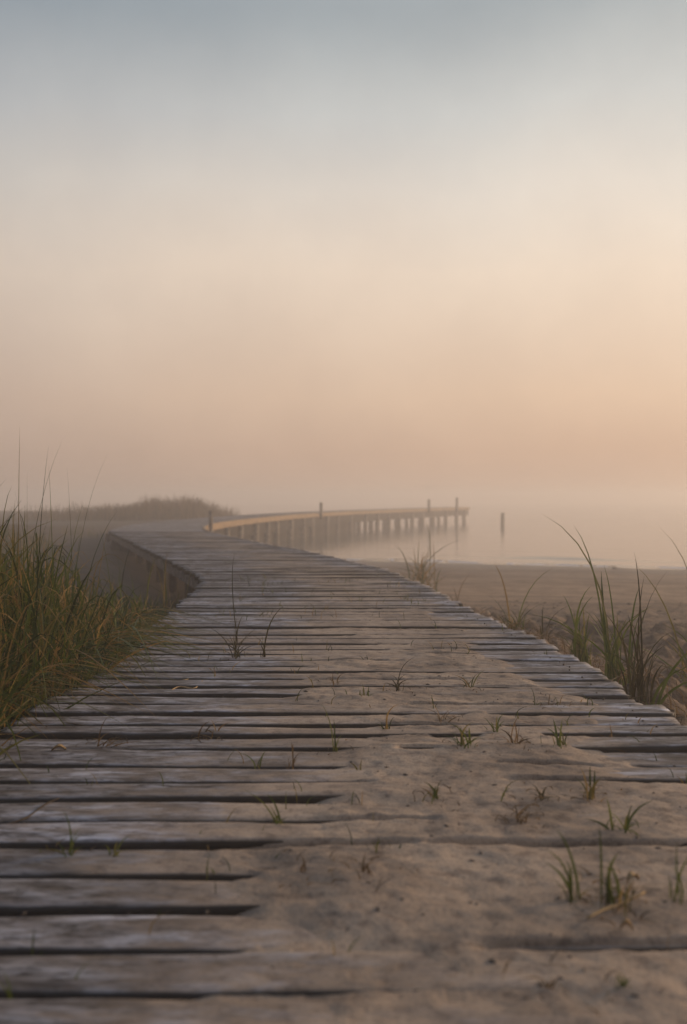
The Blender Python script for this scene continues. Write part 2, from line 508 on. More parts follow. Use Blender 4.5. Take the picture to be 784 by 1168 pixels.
walk = empty('boardwalk', (0, 0, 0))
tag(walk, 'weathered grey plank boardwalk half covered by drifted sand, bending left towards the mist', 'boardwalk')
rows = []
for k in range(-13, 128):
    d0 = GAP0 + k * PITCH
    if d0 > 20.9: break
    gap = random.choice([.008, .010, .013, .016, .020])
    if k in (0, 4, 10): gap = .028
    dc = d0 + PITCH / 2
    x0 = float(xl(dc)) + random.uniform(-.022, .02); x1 = float(xr(dc)) + random.uniform(-.025, .028)
    near = d0 < 7
    rows.append((d0 + gap / 2, PITCH - gap, x0, x1, random.uniform(-.007, .004), random.uniform(-.003, .003), 80 if near else 30, near))
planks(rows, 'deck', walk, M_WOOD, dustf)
NV = []; NF = []
for (d0, w_, x0, x1, dz, tl, n_, near) in rows:
    for fx_ in (.055, .945):
        for fd in (.28, .74):
            if random.random() < .4: continue
            cx_ = x0 + (x1 - x0) * fx_ + random.gauss(0, .006); cd = d0 + w_ * fd + random.gauss(0, .004)
            o = len(NV); rr = random.uniform(.0030, .0044)
            for zz_, q in ((-.006, rr), (.0035, rr), (.0048, rr * .6)):
                for j in range(7):
                    a = j / 7 * 2 * math.pi; NV.append((cx_ + q * math.cos(a), cd + q * math.sin(a), dz + tl * (cx_ - (x0 + x1) / 2) + zz_))
            for i in range(2):
                for j in range(7): NF.append((o + 7 * i + j, o + 7 * i + (j + 1) % 7, o + 7 * i + 7 + (j + 1) % 7, o + 7 * i + 7 + j))
            NF.append([o + 14 + j for j in range(7)])
tag(mesh_obj('nail_heads', NV, NF, M_BIT, walk), kind='stuff')


def ribbon(pts, z0, z1, thick, name, parent, mat, nsub=3):
    """a board standing on edge along a ground line, with real thickness"""
    P = []
    for a, b_ in zip(pts[:-1], pts[1:]):
        for i in range(nsub):
            t = i / nsub; P.append((a[0] * (1 - t) + b_[0] * t, a[1] * (1 - t) + b_[1] * t))
    P.append(pts[-1]); P = np.array(P)
    T = np.gradient(P, axis=0); T /= np.linalg.norm(T, axis=1)[:, None]
    Nn = np.stack([T[:, 1], -T[:, 0]], -1)
    V = []; Fc = []
    for i in range(len(P)):
        a = P[i] + Nn[i] * thick / 2; b_ = P[i] - Nn[i] * thick / 2
        w = .006 * math.sin(i * 2.3)
        V += [(a[0], a[1], z0 + w), (a[0], a[1], z1), (b_[0], b_[1], z1), (b_[0], b_[1], z0 + w)]
    for i in range(len(P) - 1):
        o = 4 * i
        for j in range(4):
            Fc.append((o + j, o + (j + 1) % 4, o + 4 + (j + 1) % 4, o + 4 + j))
    Fc.append((3, 2, 1, 0)); n = 4 * (len(P) - 1); Fc.append((n, n + 1, n + 2, n + 3))
    return mesh_obj(name, V, Fc, mat, parent, smooth=False)


def rod(x, y, z0, z1, r, name, parent, mat, sides=9, lean=(0, 0), taper=.9, cap=.02):
    V = []; Fc = []
    zs = [z0, z0 + (z1 - z0) * .33, z0 + (z1 - z0) * .66, z1 - cap, z1]
    rs = [r, r * (1 - (1 - taper) * .33), r * (1 - (1 - taper) * .66), r * taper, r * taper * .75]
    ph = random.random() * 6
    for z, q in zip(zs, rs):
        t = (z - z0) / (z1 - z0)
        for j in range(sides):
            a = j / sides * 2 * math.pi + ph
            k = q * (1 + .07 * math.sin(3 * a + ph * 5 + z))
            V.append((x + lean[0] * t + k * math.cos(a), y + lean[1] * t + k * math.sin(a), z))
    for i in range(len(zs) - 1):
        for j in range(sides):
            Fc.append((i * sides + j, i * sides + (j + 1) % sides, (i + 1) * sides + (j + 1) % sides, (i + 1) * sides + j))
    Fc.append([(len(zs) - 1) * sides + j for j in range(sides)]); Fc.append([j for j in range(sides)][::-1])
    return mesh_obj(name, V, Fc, mat, parent, smooth=True)


lp = [(float(xl(d)) + .022, d) for d in (-.7, 3, 4, 5.3, 6.3, 7.4, 8.3, 9.15, 12, 15.4, 18.5, 20.8)]
rp = [(float(xr(d)) - .06, d) for d in (-.7, 3, 4.4, 5.1, 5.7, 6.3, 7.3, 8.4, 10, 11, 13, 14.7, 17.5, 20.8)]
ribbon(lp, -.145, -.046, .045, 'edge_beam', walk, M_BEAM)
ribbon(rp, -.165, -.047, .045, 'edge_beam', walk, M_BEAM)
cp = [(float(xl(d) + xr(d)) / 2, d) for d in (-.7, 3, 5, 7, 9, 11, 13, 15, 18, 20.8)]
ribbon(cp, -.20, -.047, .08, 'stringer', walk, M_BEAM)
for d in np.arange(1.6, 20.8, 1.55):
    for s, fx in ((-1, float(xl(d)) + .42), (1, float(xr(d)) - .30)):
        g = float(ground_h(np.array(fx), np.array(d)))
        rod(fx, float(d), g - .4, -.05, .065, 'pile', walk, M_SHADE_WOOD)

# sand blown over the deck
def sand_sheet(d0, d1, nd, nx):
    u = np.linspace(0.004, .996, nx)
    dv = np.linspace(d0, d1, nd)
    U, D = np.meshgrid(u, dv)
    X = xl(D) + U * (xr(D) - xl(D))
    lev, cover, _ = sand_level(X, D)
    return X, D, lev


parts_s = []
Xa, Da, La = sand_sheet(-.3, 8.0, 1500, 200)
# finer rows close to the camera
keep = (np.maximum.reduce([La[:-1, :-1], La[1:, :-1], La[:-1, 1:], La[1:, 1:]]) > -.015)
Xb, Db, Lb = sand_sheet(8.0, 20.7, 900, 70)
keepb = (np.maximum.reduce([Lb[:-1, :-1], Lb[1:, :-1], Lb[:-1, 1:], Lb[1:, 1:]]) > -.015)


def sub(Xg, Dg, Zg, keep, base):
    ny, nx = Xg.shape
    q = grid_faces(nx, ny, keep); Vv = np.stack([Xg, Dg, Zg], -1).reshape(-1, 3)
    used = np.unique(q); rm = np.full(len(Vv), -1); rm[used] = np.arange(len(used)) + base
    return Vv[used], rm[q].tolist()


v1, f1 = sub(Xa, Da, La, keep, 0); v2, f2 = sub(Xb, Db, Lb, keepb, len(v1))
tag(mesh_obj('sand_drift', np.concatenate([v1, v2]), f1 + f2, M_SAND), 'brown drifted sand lying over the boardwalk planks', 'sand', kind='stuff')

# ------------------------------------------------------------------ pier
pier = empty('pier', (0, 0, 0))
tag(pier, 'long curved timber pier on piles fading into the fog over the water', 'pier')
dense_d = np.linspace(20.95, 75, 400)
ppx = np.interp(dense_d, PD, PX)
ker = np.ones(25) / 25
pad = np.concatenate([2 * ppx[0] - ppx[1:13][::-1], ppx, 2 * ppx[-1] - ppx[-13:-1][::-1]])
ppx = np.convolve(pad, ker, 'valid')
cl = np.stack([ppx, dense_d], -1)
seg = np.linalg.norm(np.diff(cl, axis=0), axis=1); arc = np.concatenate([[0], np.cumsum(seg)])


def on_pier(s, off=0.0):
    x = np.interp(s, arc, cl[:, 0]); d = np.interp(s, arc, cl[:, 1])
    e = .3
    tx = np.interp(s + e, arc, cl[:, 0]) - np.interp(s - e, arc, cl[:, 0]); td = np.interp(s + e, arc, cl[:, 1]) - np.interp(s - e, arc, cl[:, 1])
    n = math.hypot(tx, td) + 1e-9
    return np.array([x + off * td / n, d - off * tx / n])


V = []; Fc = []
s = .02
HW = .98
while s < arc[-1] - .2:
    w = .145
    # first planks stay square to the boardwalk, later ones follow the bend
    a0 = on_pier(s, -HW - random.uniform(0, .02)); a1 = on_pier(s, HW + random.uniform(0, .02)); b0 = on_pier(s + w, -HW - .01); b1 = on_pier(s + w, HW + .01)
    dz = random.uniform(-.006, .003)
    o = len(V)
    for p in (a0, a1, b1, b0): V.append((p[0], p[1], dz))
    for p in (a0, a1, b1, b0): V.append((p[0], p[1], dz - .042))
    Fc += [(o, o + 1, o + 2, o + 3), (o + 7, o + 6, o + 5, o + 4)] + [(o + i, o + 4 + i, o + 4 + (i + 1) % 4, o + (i + 1) % 4) for i in range(4)]
    s += .157
mesh_obj('deck', V, Fc, M_WOOD, pier, smooth=False, attrs={'dust': np.full(len(V), .35)})
ss = np.linspace(.05, arc[-1] - .25, 60)
rt = [tuple(on_pier(q, HW + .055)) for q in ss]; lt = [tuple(on_pier(q, -HW - .055)) for q in ss]
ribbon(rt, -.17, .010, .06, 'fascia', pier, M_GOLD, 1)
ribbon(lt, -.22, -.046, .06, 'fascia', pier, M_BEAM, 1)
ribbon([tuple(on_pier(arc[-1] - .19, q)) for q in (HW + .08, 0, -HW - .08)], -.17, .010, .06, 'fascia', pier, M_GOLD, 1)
near_s = arc[np.searchsorted(cl[:, 1], 54.0)]
ribbon([tuple(on_pier(q, HW - .38)) for q in np.linspace(.05, near_s, 40)], -1.5, -.262, .06, 'bulkhead', pier, M_SHADE_WOOD, 1)
ribbon([tuple(on_pier(q, HW - .10)) for q in ss], -.58, -.05, .14, 'beam', pier, M_SHADE_WOOD, 1)
ribbon([tuple(on_pier(q, -HW + .10)) for q in ss], -.58, -.05, .14, 'beam', pier, M_SHADE_WOOD, 1)
q = 1.6
while q < arc[-1] - .2:
    for off in (HW - .06, -HW + .06):
        p = on_pier(q, off + (.02 if off > 0 else -.02))
        g = float(ground_h(np.array(p[0]), np.array(p[1])))
        rod(p[0], p[1], min(g, WATER) - .5, -.19, random.uniform(.12, .16), 'pile', pier, M_PILE, taper=.93, lean=(random.gauss(0, .04), random.gauss(0, .04)))
    q += random.uniform(1.9, 2.7)


def pier_post(px, h, r):
    # find the place along the pier whose near side falls under that column of the photograph
    best = min(np.linspace(2, arc[-1] - .4, 900), key=lambda t: abs(392 + F * on_pier(t, HW)[0] / on_pier(t, HW)[1] - px))
    p = on_pier(best, HW + .16)
    rod(p[0], p[1], -.30, h, r, 'mooring_post', pier, M_PILE, taper=.95, lean=(random.uniform(-.02, .02), 0))


pier_post(363, .50, .07); pier_post(487, .62, .09); pier_post(519, .74, .095)
p = on_pier(4.2, HW + .13)
rod(-3.36, 25.2, -.6, .38, .055, 'mooring_post', pier, M_PILE)

x, d = at(573, 599.5, WATER)
post = rod(0, 0, -1.2, .82, .14, 'wooden_post', None, M_PILE, lean=(.05, 0))
post.location = (x, d, WATER)
tag(post, 'lone dark wooden post standing in the water right of the pier end', 'post')

# ------------------------------------------------------------------ grass
class Blades:
    def __init__(self): self.v = []; self.f = []; self.t = []; self.bases = []

    def add(self, p0, tip, width, bow=.35, seg=7, side=None):
        """quadratic curve from the root p0 to p0+tip; rises first, bends over later"""
        p0 = np.array(p0, float); tip = np.array(tip, float)
        L = np.linalg.norm(tip)
        up = np.array([tip[0] * (.5 - bow), tip[1] * (.5 - bow), max(tip[2], 0) * .62 + L * .30 * bow])
        if side is not None: up = up + np.array(side)
        t = np.linspace(0, 1, seg + 1)[:, None]
        P = 2 * t * (1 - t) * up + t * t * tip + p0
        T = np.gradient(P, axis=0); T /= np.linalg.norm(T, axis=1)[:, None] + 1e-9
        a = random.uniform(-.9, .9)
        ref = np.array([math.cos(a), math.sin(a), 0.0])
        S = ref - T * (T @ ref)[:, None]; S /= np.linalg.norm(S, axis=1)[:, None] + 1e-9
        B = np.cross(T, S)
        tt = t[:, 0]
        w = width * np.clip(.55 + 1.4 * tt, 0, 1) * (1 - tt ** 2.2) + width * .05
        o = len(self.v); self.bases.append(o); tone = random.random(); self.t += [tone] * (3 * (seg + 1))
        for i in range(seg + 1):
            c = P[i]
            self.v += [c - S[i] * w[i] / 2, c + B[i] * w[i] * .22, c + S[i] * w[i] / 2]
        for i in range(seg):
            k = o + 3 * i
            self.f += [(k, k + 1, k + 4, k + 3), (k + 1, k + 2, k + 5, k + 4)]

    def join_roots(self, c=(0, 0, -.03)):
        # the blades of one tuft grow out of one root
        o = len(self.v); self.v.append(np.array(c, float)); self.t.append(.5)
        for k in self.bases:
            self.f += [(o, k, k + 1), (o, k + 1, k + 2)]

    def build(self, name, mat):
        return mesh_obj(name, self.v, self.f, mat, attrs={'tone': self.t})


def lean_tip(length, lean, az, droop=0.0):
    return (length * math.sin(lean) * math.cos(az), length * math.sin(lean) * math.sin(az), length * math.cos(lean) - droop)


# --- the thick stand on the left bank
b = Blades()
for i in range(13000):
    d = 2.35 + 4.6 * random.random() ** 1.25
    off = random.random() ** 1.5 * (1.1 if d < 4.6 else .75)
    x = float(xl(d)) - .01 - off
    if vnoise(x * 2.6, d * 2.6, 4) < -.45 + random.random() * .4: continue
    g = float(ground_h(np.array(x), np.array(d)))
    hmax = np.interp(d, [2.4, 3.4, 3.9, 4.4, 5.2, 6.9], [1.0, 1.08, .94, .74, .54, .36]) * np.interp(off, [0, .05, .16, 1.2], [.42, .72, 1.0, 1.08])
    h = hmax * (random.uniform(.22, .70) if random.random() < .5 else random.uniform(.55, .92) if random.random() < .88 else random.uniform(.8, 1.08))
    lean = abs(random.gauss(.0, .42))
    az = random.uniform(0, 6.283)
    if lean > .3: h = min(h, .72)
    b.add((x, d, g - .02), lean_tip(h, min(lean, .85), az, h * random.random() ** 2 * .45), random.uniform(.004, .0125) if random.random() < .8 else random.uniform(.012, .017), random.uniform(.2, .75), 8,
          side=(random.gauss(0, .06), random.gauss(0, .06), 0))
for i in range(380):
    d = 6.2 + 2.3 * random.random() ** 1.5; x = float(xl(d)) - .06 - abs(random.gauss(0, .35))
    g = float(ground_h(np.array(x), np.array(d)))
    b.add((x, d, g - .02), lean_tip(random.uniform(.12, .42) * (1 if random.random() < .9 else 1.7), abs(random.gauss(0, .4)), random.uniform(0, 6.28)), random.uniform(.006, .011), .45, 5)
# tall outer blades standing above the rest
for i in range(230):
    d = random.uniform(2.9, 3.9); off = .03 + random.random() ** 1.3 * .5
    x = float(xl(d)) - off
    g = float(ground_h(np.array(x), np.array(d)))
    h = random.uniform(.62, 1.02) * np.interp(d, [2.9, 3.5, 3.9], [1, 1, .85]) * np.interp(off, [0, .12], [.75, 1])
    az = random.uniform(0, 6.283); l_ = abs(random.gauss(.10, .17))
    b.add((x, d, g - .02), lean_tip(h, min(l_, .5), az, h * random.choice([0, 0, 0, .12, .25])), random.uniform(.0045, .009), random.uniform(.25, .5), 9,
          side=(random.gauss(0, .05), random.gauss(0, .05), h * random.uniform(0, .2)))
# blades that have bent right over
for i in range(2600):
    d = random.uniform(2.6, 5.6); off = random.random() ** 1.4 * .8
    x = float(xl(d)) - .01 - off
    g = float(ground_h(np.array(x), np.array(d)))
    k = np.interp(d, [2.6, 3.5, 4.4, 5.6], [1.0, 1.0, .75, .5])
    az = random.uniform(0, 6.283); reach = random.uniform(.12, .42) * k; top = random.uniform(.18, .84) * k
    b.add((x, d, g + random.uniform(0, .1)), (reach * math.cos(az), reach * math.sin(az), top * random.uniform(.1, .8)), random.uniform(.0035, .0095), random.uniform(.3, .5), 9,
          side=(random.gauss(0, .05), random.gauss(0, .05), top * .75))
for i in range(260):                                        # spilling over the plank ends
    d = random.uniform(3.1, 5.4); x = float(xl(d)) - .03 - random.random() * .06
    l = random.uniform(.10, .30) if random.random() < .75 else random.uniform(.3, .55)
    b.add((x, d, -.06), (l, random.gauss(.05, .5) * l, random.uniform(.07, .13)), random.uniform(.004, .009), .7, 9, side=(0, 0, random.uniform(.05, .16)))
# matted dry undergrowth
for i in range(2200):
    d = 2.35 + 4.4 * random.random()
    x = float(xl(d)) - .02 - random.random() * 1.0
    g = float(ground_h(np.array(x), np.array(d)))
    l = random.uniform(.12, .34); az = random.uniform(0, 6.28)
    b.add((x, d, g + random.uniform(0, .06)), (l * math.cos(az), l * math.sin(az), random.uniform(.0, .16)), random.uniform(.003, .006), .6, 6)
# long seed-head stems named by their tips in the photograph
for (bx, by, bd, tx, ty, w) in [(70, 770, 3.75, 121, 517, .0042), (20, 760, 3.4, 15, 484, .0035), (35, 780, 3.3, 47, 508, .0035), (10, 760, 3.3, 60, 500, .0035),
                                (62, 770, 3.6, 64, 532, .004), (85, 770, 3.9, 79, 534, .0035), (30, 780, 3.3, 41, 540, .0035), (80, 760, 4.0, 127, 583, .004),
                                (70, 760, 3.9, 102, 573, .0035), (100, 745, 4.3, 117, 596, .004), (135, 735, 4.6, 120, 604, .004), (0, 770, 3.2, 5, 545, .004),
                                (45, 770, 3.5, 10, 560, .004), (120, 745, 4.4, 143, 632, .004), (165, 715, 5.3, 165, 637, .004), (-12, 760, 3.2, 0, 490, .004)]:
    x = (bx - 392) * bd / F; z0 = CAM_H - (by - HY) * bd / F
    g = float(ground_h(np.array(x), np.array(bd)))
    tz = CAM_H - (ty - HY) * bd / F; txx = (tx - 392) * bd / F
    b.add((x, bd, g), (txx - x, random.uniform(-.15, .15), tz - g), w, random.uniform(.3, .55), 10)
tag(b.build('dune_grass', M_MIXED), 'thick dune grass crowding the left edge of the boardwalk', 'dune grass', kind='stuff')

# --- low grass on the left flat and the grown dune beyond the bend
b = Blades()
for i in range(7000):
    x = random.uniform(-16, -1.8); d = random.uniform(7.5, 27)
    if x > float(np.interp(d, LD, LX)) - .5 - .03 * d: continue
    if fbm(np.array(x * .45), np.array(d * .3), 91, 2) < .02: continue
    g = float(ground_h(np.array(x), np.array(d)))
    b.add((x, d, g - .02), lean_tip(random.uniform(.12, .38), random.uniform(0, .7), random.uniform(0, 6.28)), random.uniform(.008, .014), .4, 4)
tag(b.build('dune_grass', M_MIXED), 'low sparse grass on the sandy flat left of the boardwalk bend', 'dune grass', kind='stuff')
b = Blades()
for i in range(9500):
    d = random.uniform(41, 53)
    x = random.uniform(-10.2, -2.2) if random.random() < .8 else random.uniform(-14, -8)
    lim = float(np.interp(d, PD, PX)) - 1.25
    if x > lim or x < -15: continue
    cl_ = .62 + .6 * float(fbm(np.array(x * .9), np.array(d * .25), 97, 3))
    edge = np.interp(x, [-15, -12, -9.6, -7.4, -4.6, lim], [.45, .6, .74, .80, .78, .62])
    h = max(.12, 1.15 * edge * cl_ * random.uniform(.3, 1.45) + .12)
    g = float(ground_h(np.array(x), np.array(d)))
    b.add((x, d, g - .03), lean_tip(h, abs(random.gauss(.1, .28)), random.uniform(0, 6.28)), random.uniform(.02, .035), .4, 4)
tag(b.build('dune_grass', M_DRY), 'misty brown grass on the far dune behind the pier', 'dune grass', kind='stuff')


def deck_z(x, d):
    lev, _, u = sand_level(np.array(x), np.array(d))
    if 0 < float(u) < 1: return max(float(lev), -.012)
    return float(ground_h(np.array(x), np.array(d)))


def plant(name, label, cat, px, py, tips, mat, w=.004, group=None, z=None, spread=4, litter=0, deep=.25):
    """a tuft rooted on the deck or ground; tips are offsets (right, up) measured at the plant's own distance in photo pixels"""
    zz = 0.0 if z is None else z
    x, d = at(px, py, zz)
    if z is None: zz = deck_z(x, d)
    else:
        for _ in range(6):
            zz = .5 * zz + .5 * float(ground_h(np.array(x), np.array(d))); x, d = at(px, py, zz)
        x = max(x, float(xr(d)) + .02); zz = float(ground_h(np.array(x), np.array(d)))
    k = d / F
    b = Blades()
    for (tx, ty) in tips:
        if ty < 70: tx = tx + random.gauss(0, .28) * ty
        r = (random.gauss(0, spread) * k, random.gauss(0, spread * 1.3) * k)
        L = math.hypot(tx, ty) * k
        b.add((r[0], r[1], -.012), (tx * k - r[0] * .5, random.uniform(-deep, deep) * L, ty * k + .012), w * 1.4 * random.uniform(.7, 1.2), random.uniform(.3, .6), 7,
              side=(random.gauss(0, .07) * L, 0, 0))
    hx = max(abs(t[0]) for t in tips) * .9 + 6; hy = max(t[1] for t in tips)
    for i in range(int(len(tips) * .9) + 2):                 # fine wisps round the main blades
        tx, ty = random.uniform(-hx, hx) * .7, hy * random.uniform(.08, .45)
        b.add((random.gauss(0, spread * 1.2) * k, random.gauss(0, spread * 1.5) * k, -.012), (tx * k, random.gauss(0, .3) * hx * k, ty * k + .012), w * .62, random.uniform(.4, .8), 6)
    for i in range(litter * 2):
        a = random.uniform(0, 6.28); l = random.uniform(.02, .07)
        lx, ly = x + random.gauss(0, .04), d + random.gauss(0, .05)
        STALKS.add((lx, ly, deck_z(lx, ly) + .003), (l * math.cos(a), l * math.sin(a), random.uniform(0, .012)), w * .8, .5, 4)
    b.join_roots((0, 0, -.04))
    o = b.build(name, mat)
    o.location = (x, d, zz)
    return tag(o, label, cat, group)


STALKS = Blades()


def rtips(n, h, wd, hmin=.35):
    return [(random.uniform(-wd, wd), h * random.uniform(hmin, 1)) for _ in range(n)]


T = 'grass tufts growing through the deck'
G = 'grass_tuft'
plant(G, 'tall thin dark sprig on the deck, the highest of the tufts, before the bend', 'grass', 268, 750, [(-1, 125), (-13, 50), (8, 40), (-35, 42), (12, 18), (-22, 20), (20, 16), (4, 30)], M_DARKG, .0042, T, litter=8)
plant(G, 'single dark blade leaning right beside the tall thin sprig', 'grass', 299, 750, [(28, 62), (4, 14), (-8, 18)], M_DARKG, .005, T, spread=2)
plant(G, 'short brown forked tuft at mid deck, right of the leaning dark blade', 'grass', 457, 789, [(16, 38), (3, 18), (-14, 14), (-22, 8), (9, 14), (-6, 12)], M_DARKG, .0038, T, spread=3, litter=6)
plant(G, 'low spreading tuft with two blades curving outward on pale sand', 'grass', 537, 785, [(-16, 15), (-10, 9), (12, 15), (18, 20), (4, 9)], M_MIXED, .0036, T, spread=3, litter=4)
plant(G, 'tiny green tuft left of the brown forked one', 'grass', 415, 795, rtips(6, 13, 9), M_GREEN, .0034, T)
plant(G, 'wispy brown sprig farthest left of the mid deck sand patch', 'grass', 381, 782, [(4, 16), (10, 12), (-6, 9)], M_DRY, .003, T, litter=5)
plant(G, 'small upright sprig on bare sand near the right planks', 'grass', 613, 804, [(-5, 22), (-1, 9), (6, 7)], M_MIXED, .0032, T, spread=2, litter=3)
plant(G, 'short brown stub beside the upright sprig near the right planks', 'grass', 627, 805, [(2, 15), (5, 4)], M_DRY, .0034, T, spread=1, litter=5)
plant(G, 'arching brown stems looping over sand behind the bright green tufts', 'grass', 506, 822, [(-12, 26), (-24, 16), (28, 8), (18, 14), (34, 2)], M_DRY, .0032, T, litter=5)
plant(G, 'slender green stalk rising alone in the middle of the deck', 'grass', 383, 856, [(-3, 56), (2, 40), (5, 14), (-8, 10)], M_GREEN, .0036, T, spread=2, litter=4)
plant(G, 'stubby olive sprig just right of the slender green stalk', 'grass', 440, 832, [(-2, 30), (6, 14), (4, 20), (-6, 8)], M_MIXED, .0038, T, spread=2)
plant(G, 'bright green tuft fanning wide, the broadest on the sand', 'grass', 529, 855, [(-20, 24), (-14, 30), (-6, 22), (2, 14), (10, 20), (20, 12), (-26, 12), (6, 26)], M_GREEN, .0042, T, spread=5, litter=4)
plant(G, 'thin grass wisps behind the broadest bright green tuft', 'grass', 562, 836, [(-10, 16), (4, 22), (14, 12), (-4, 12), (10, 18)], M_GREEN, .0034, T)
plant(G, 'tangled brown stems between the two bright green tufts', 'grass', 590, 852, [(2, 32), (-12, 18), (12, 12), (-22, 8), (8, 24), (20, 6)], M_DRY, .0034, T, litter=8)
plant(G, 'compact dense green tuft with short upright blades', 'grass', 637, 854, [(0, 30), (-6, 20), (6, 24), (3, 30), (-3, 22), (9, 14), (-9, 10)], M_GREEN, .0044, T, spread=4)
plant(G, 'faint dry sprig at the far right planks in line with the compact tuft', 'grass', 700, 842, [(-4, 20), (6, 12), (12, 8)], M_DRY, .0032, T, litter=4)
plant(G, 'bristly dry tuft with dead stalks on the left planks', 'grass', 238, 838, [(-8, 18), (6, 12), (14, 18), (-12, 10), (2, 22), (24, 16), (-20, 5), (30, 4)], M_DRY, .0034, T, spread=7, litter=14)
plant(G, 'flattened dead tuft with one upright stalk, leftmost by the grass bank', 'grass', 118, 850, [(-3, 38), (8, 20), (26, 6), (40, 9), (-20, 5), (16, 14), (30, 10)], M_DRY, .0036, T, spread=7, litter=16)
plant(G, 'pair of short green shoots left of the crooked sprig', 'grass', 294, 872, [(-12, 18), (4, 20), (7, 12)], M_GREEN, .0036, T, spread=3)
plant(G, 'crooked brown sprig with a bent stalk on the left half planks', 'grass', 331, 873, [(3, 30), (-4, 32), (8, 18)], M_DRY, .0036, T, spread=2)
plant(G, 'tall green sprig in the wide dark gap on the left', 'grass', 78, 972, [(-3, 56), (-16, 14), (6, 24), (-24, 9), (2, 34)], M_GREEN, .0038, T, spread=4, litter=3)
plant(G, 'two low green shoots in the wide gap beside the tall sprig', 'grass', 130, 972, [(-8, 14), (-2, 18), (14, 18), (17, 12), (4, 9)], M_GREEN, .0038, T, spread=4)
plant(G, 'green blades sprawling left from a crack near the middle', 'grass', 315, 938, [(-32, 42), (-24, 34), (4, 18), (12, 10), (-10, 22), (20, 14)], M_GREEN, .0036, T, spread=4)
plant(G, 'tiny sprig at the centre below the slender green stalk', 'grass', 411, 876, [(3, 15), (-6, 9)], M_MIXED, .0034, T, spread=1)
plant(G, 'brown and green sprig alone on the open middle sand', 'grass', 497, 915, [(3, 24), (-14, 20), (-20, 12), (8, 14), (-5, 14)], M_MIXED, .0036, T, spread=3, litter=6)
plant(G, 'dark drooping stems on sand left of the tall brush tuft', 'grass', 618, 916, [(-20, 12), (-10, 18), (12, 14), (20, 6), (-30, 6)], M_DARKG, .0034, T, spread=4, litter=8)
plant(G, 'brushy tuft of upright green and brown blades by the right planks', 'grass', 676, 915, [(-4, 36), (4, 30), (14, 26), (-12, 20), (24, 22), (-2, 24), (8, 36), (-18, 24)], M_MIXED, .0042, T, spread=6, litter=4)
plant(G, 'sparse wispy brown tuft in front of the drooping dark stems', 'grass', 594, 942, [(-4, 20), (10, 12), (-14, 10), (30, 14), (36, 22)], M_DRY, .0034, T, spread=6, litter=10)
plant(G, 'green tuft with splayed blades, nearest the right edge before the dead leaf', 'grass', 712, 950, [(-16, 22), (-4, 36), (10, 30), (24, 20), (30, 10), (-30, 12), (6, 18), (16, 36)], M_GREEN, .0042, T, spread=7)
plant(G, 'two tall green blades leaning left next to the dead leaf clump', 'grass', 656, 1034, [(-28, 88), (-18, 52), (-8, 40), (2, 30), (-4, 62)], M_GREEN, .0040, T, spread=4)
plant(G, 'large ragged brown and green clump with dead leaves at its foot', 'grass', 697, 1036, [(14, 62), (-4, 82), (30, 54), (22, 34), (-14, 30), (8, 44), (38, 24), (-22, 16), (4, 30), (-2, 52)], M_MIXED, .0042, T, spread=10, litter=22)
plant(G, 'green sprig cut by the right edge of the view', 'grass', 778, 1036, [(-3, 56), (4, 40), (-8, 76), (8, 30)], M_GREEN, .0036, T, spread=4)
plant(G, 'blurred green blade low in the left bottom corner', 'grass', 8, 1140, [(-10, 42), (6, 22), (-22, 30)], M_GREEN, .0032, T, spread=4)
plant(G, 'small dead tuft on sand below the wide gap', 'grass', 416, 1003, [(6, 22), (-8, 12), (12, 10)], M_DRY, .0036, T, spread=3, litter=8)
plant(G, 'pale dead sprig left of the small dead tuft on sand', 'grass', 345, 1000, [(-3, 20), (6, 12)], M_DRY, .0032, T, spread=2, litter=4)
plant(G, 'small green shoots at the middle of the wide dark gap', 'grass', 430, 974, [(-3, 16), (6, 12), (12, 9)], M_GREEN, .0032, T, spread=5)
plant(G, 'low brown stub on the bare sand at the bottom', 'grass', 625, 1134, [(-6, 12), (6, 16), (12, 8)], M_DRY, .0034, T, spread=3, litter=6)
plant(G, 'low green stub on the bare sand near the right bottom corner', 'grass', 710, 1138, [(-8, 14), (5, 20), (10, 10), (-2, 16)], M_GREEN, .0034, T, spread=4)

# --- clumps beside the right edge of the boardwalk
Gc = 'grass clumps along the right edge'
K = 'grass_clump'
plant(K, 'bushy grass clump farthest along the right edge, in front of the water', 'grass', 482, 676, [(0, 82), (-14, 60), (6, 62), (14, 44), (24, 44), (-30, 36), (-44, 24), (-20, 40), (10, 30), (28, 26), (-8, 46), (-56, 26), (18, 30), (3, 52), (-24, 22), (34, 20)] + rtips(16, 62, 36), M_MIXED, .013, Gc, z=-.42, spread=8)
plant(K, 'two thin stems leaning right next to the bushy clump by the water', 'grass', 520, 690, [(10, 36), (2, 22), (-6, 14)], M_DRY, .008, Gc, z=-.40, spread=2)
plant(K, 'open clump with one long curved stem and a forked dry stem', 'grass', 588, 731, [(-22, 88), (38, 84), (-34, 50), (46, 46), (8, 36), (22, 26), (-10, 30), (14, 40), (-4, 26), (30, 20)] + rtips(8, 40, 30), M_MIXED, .0085, Gc, z=-.36, spread=5)
plant(K, 'lone short upright blade at the plank ends', 'grass', 620, 744, [(-3, 42), (34, 44), (3, 20)], M_DARKG, .0075, Gc, z=-.35, spread=2)
plant(K, 'green clump of mid height blades beside the sunlit plank ends', 'grass', 662, 772, [(-16, 84), (0, 76), (12, 68), (-4, 58), (-22, 54), (8, 98), (18, 84), (3, 46), (-9, 40), (-28, 60), (24, 40)] + rtips(9, 72, 34), M_GREEN, .0075, Gc, z=-.33, spread=6)
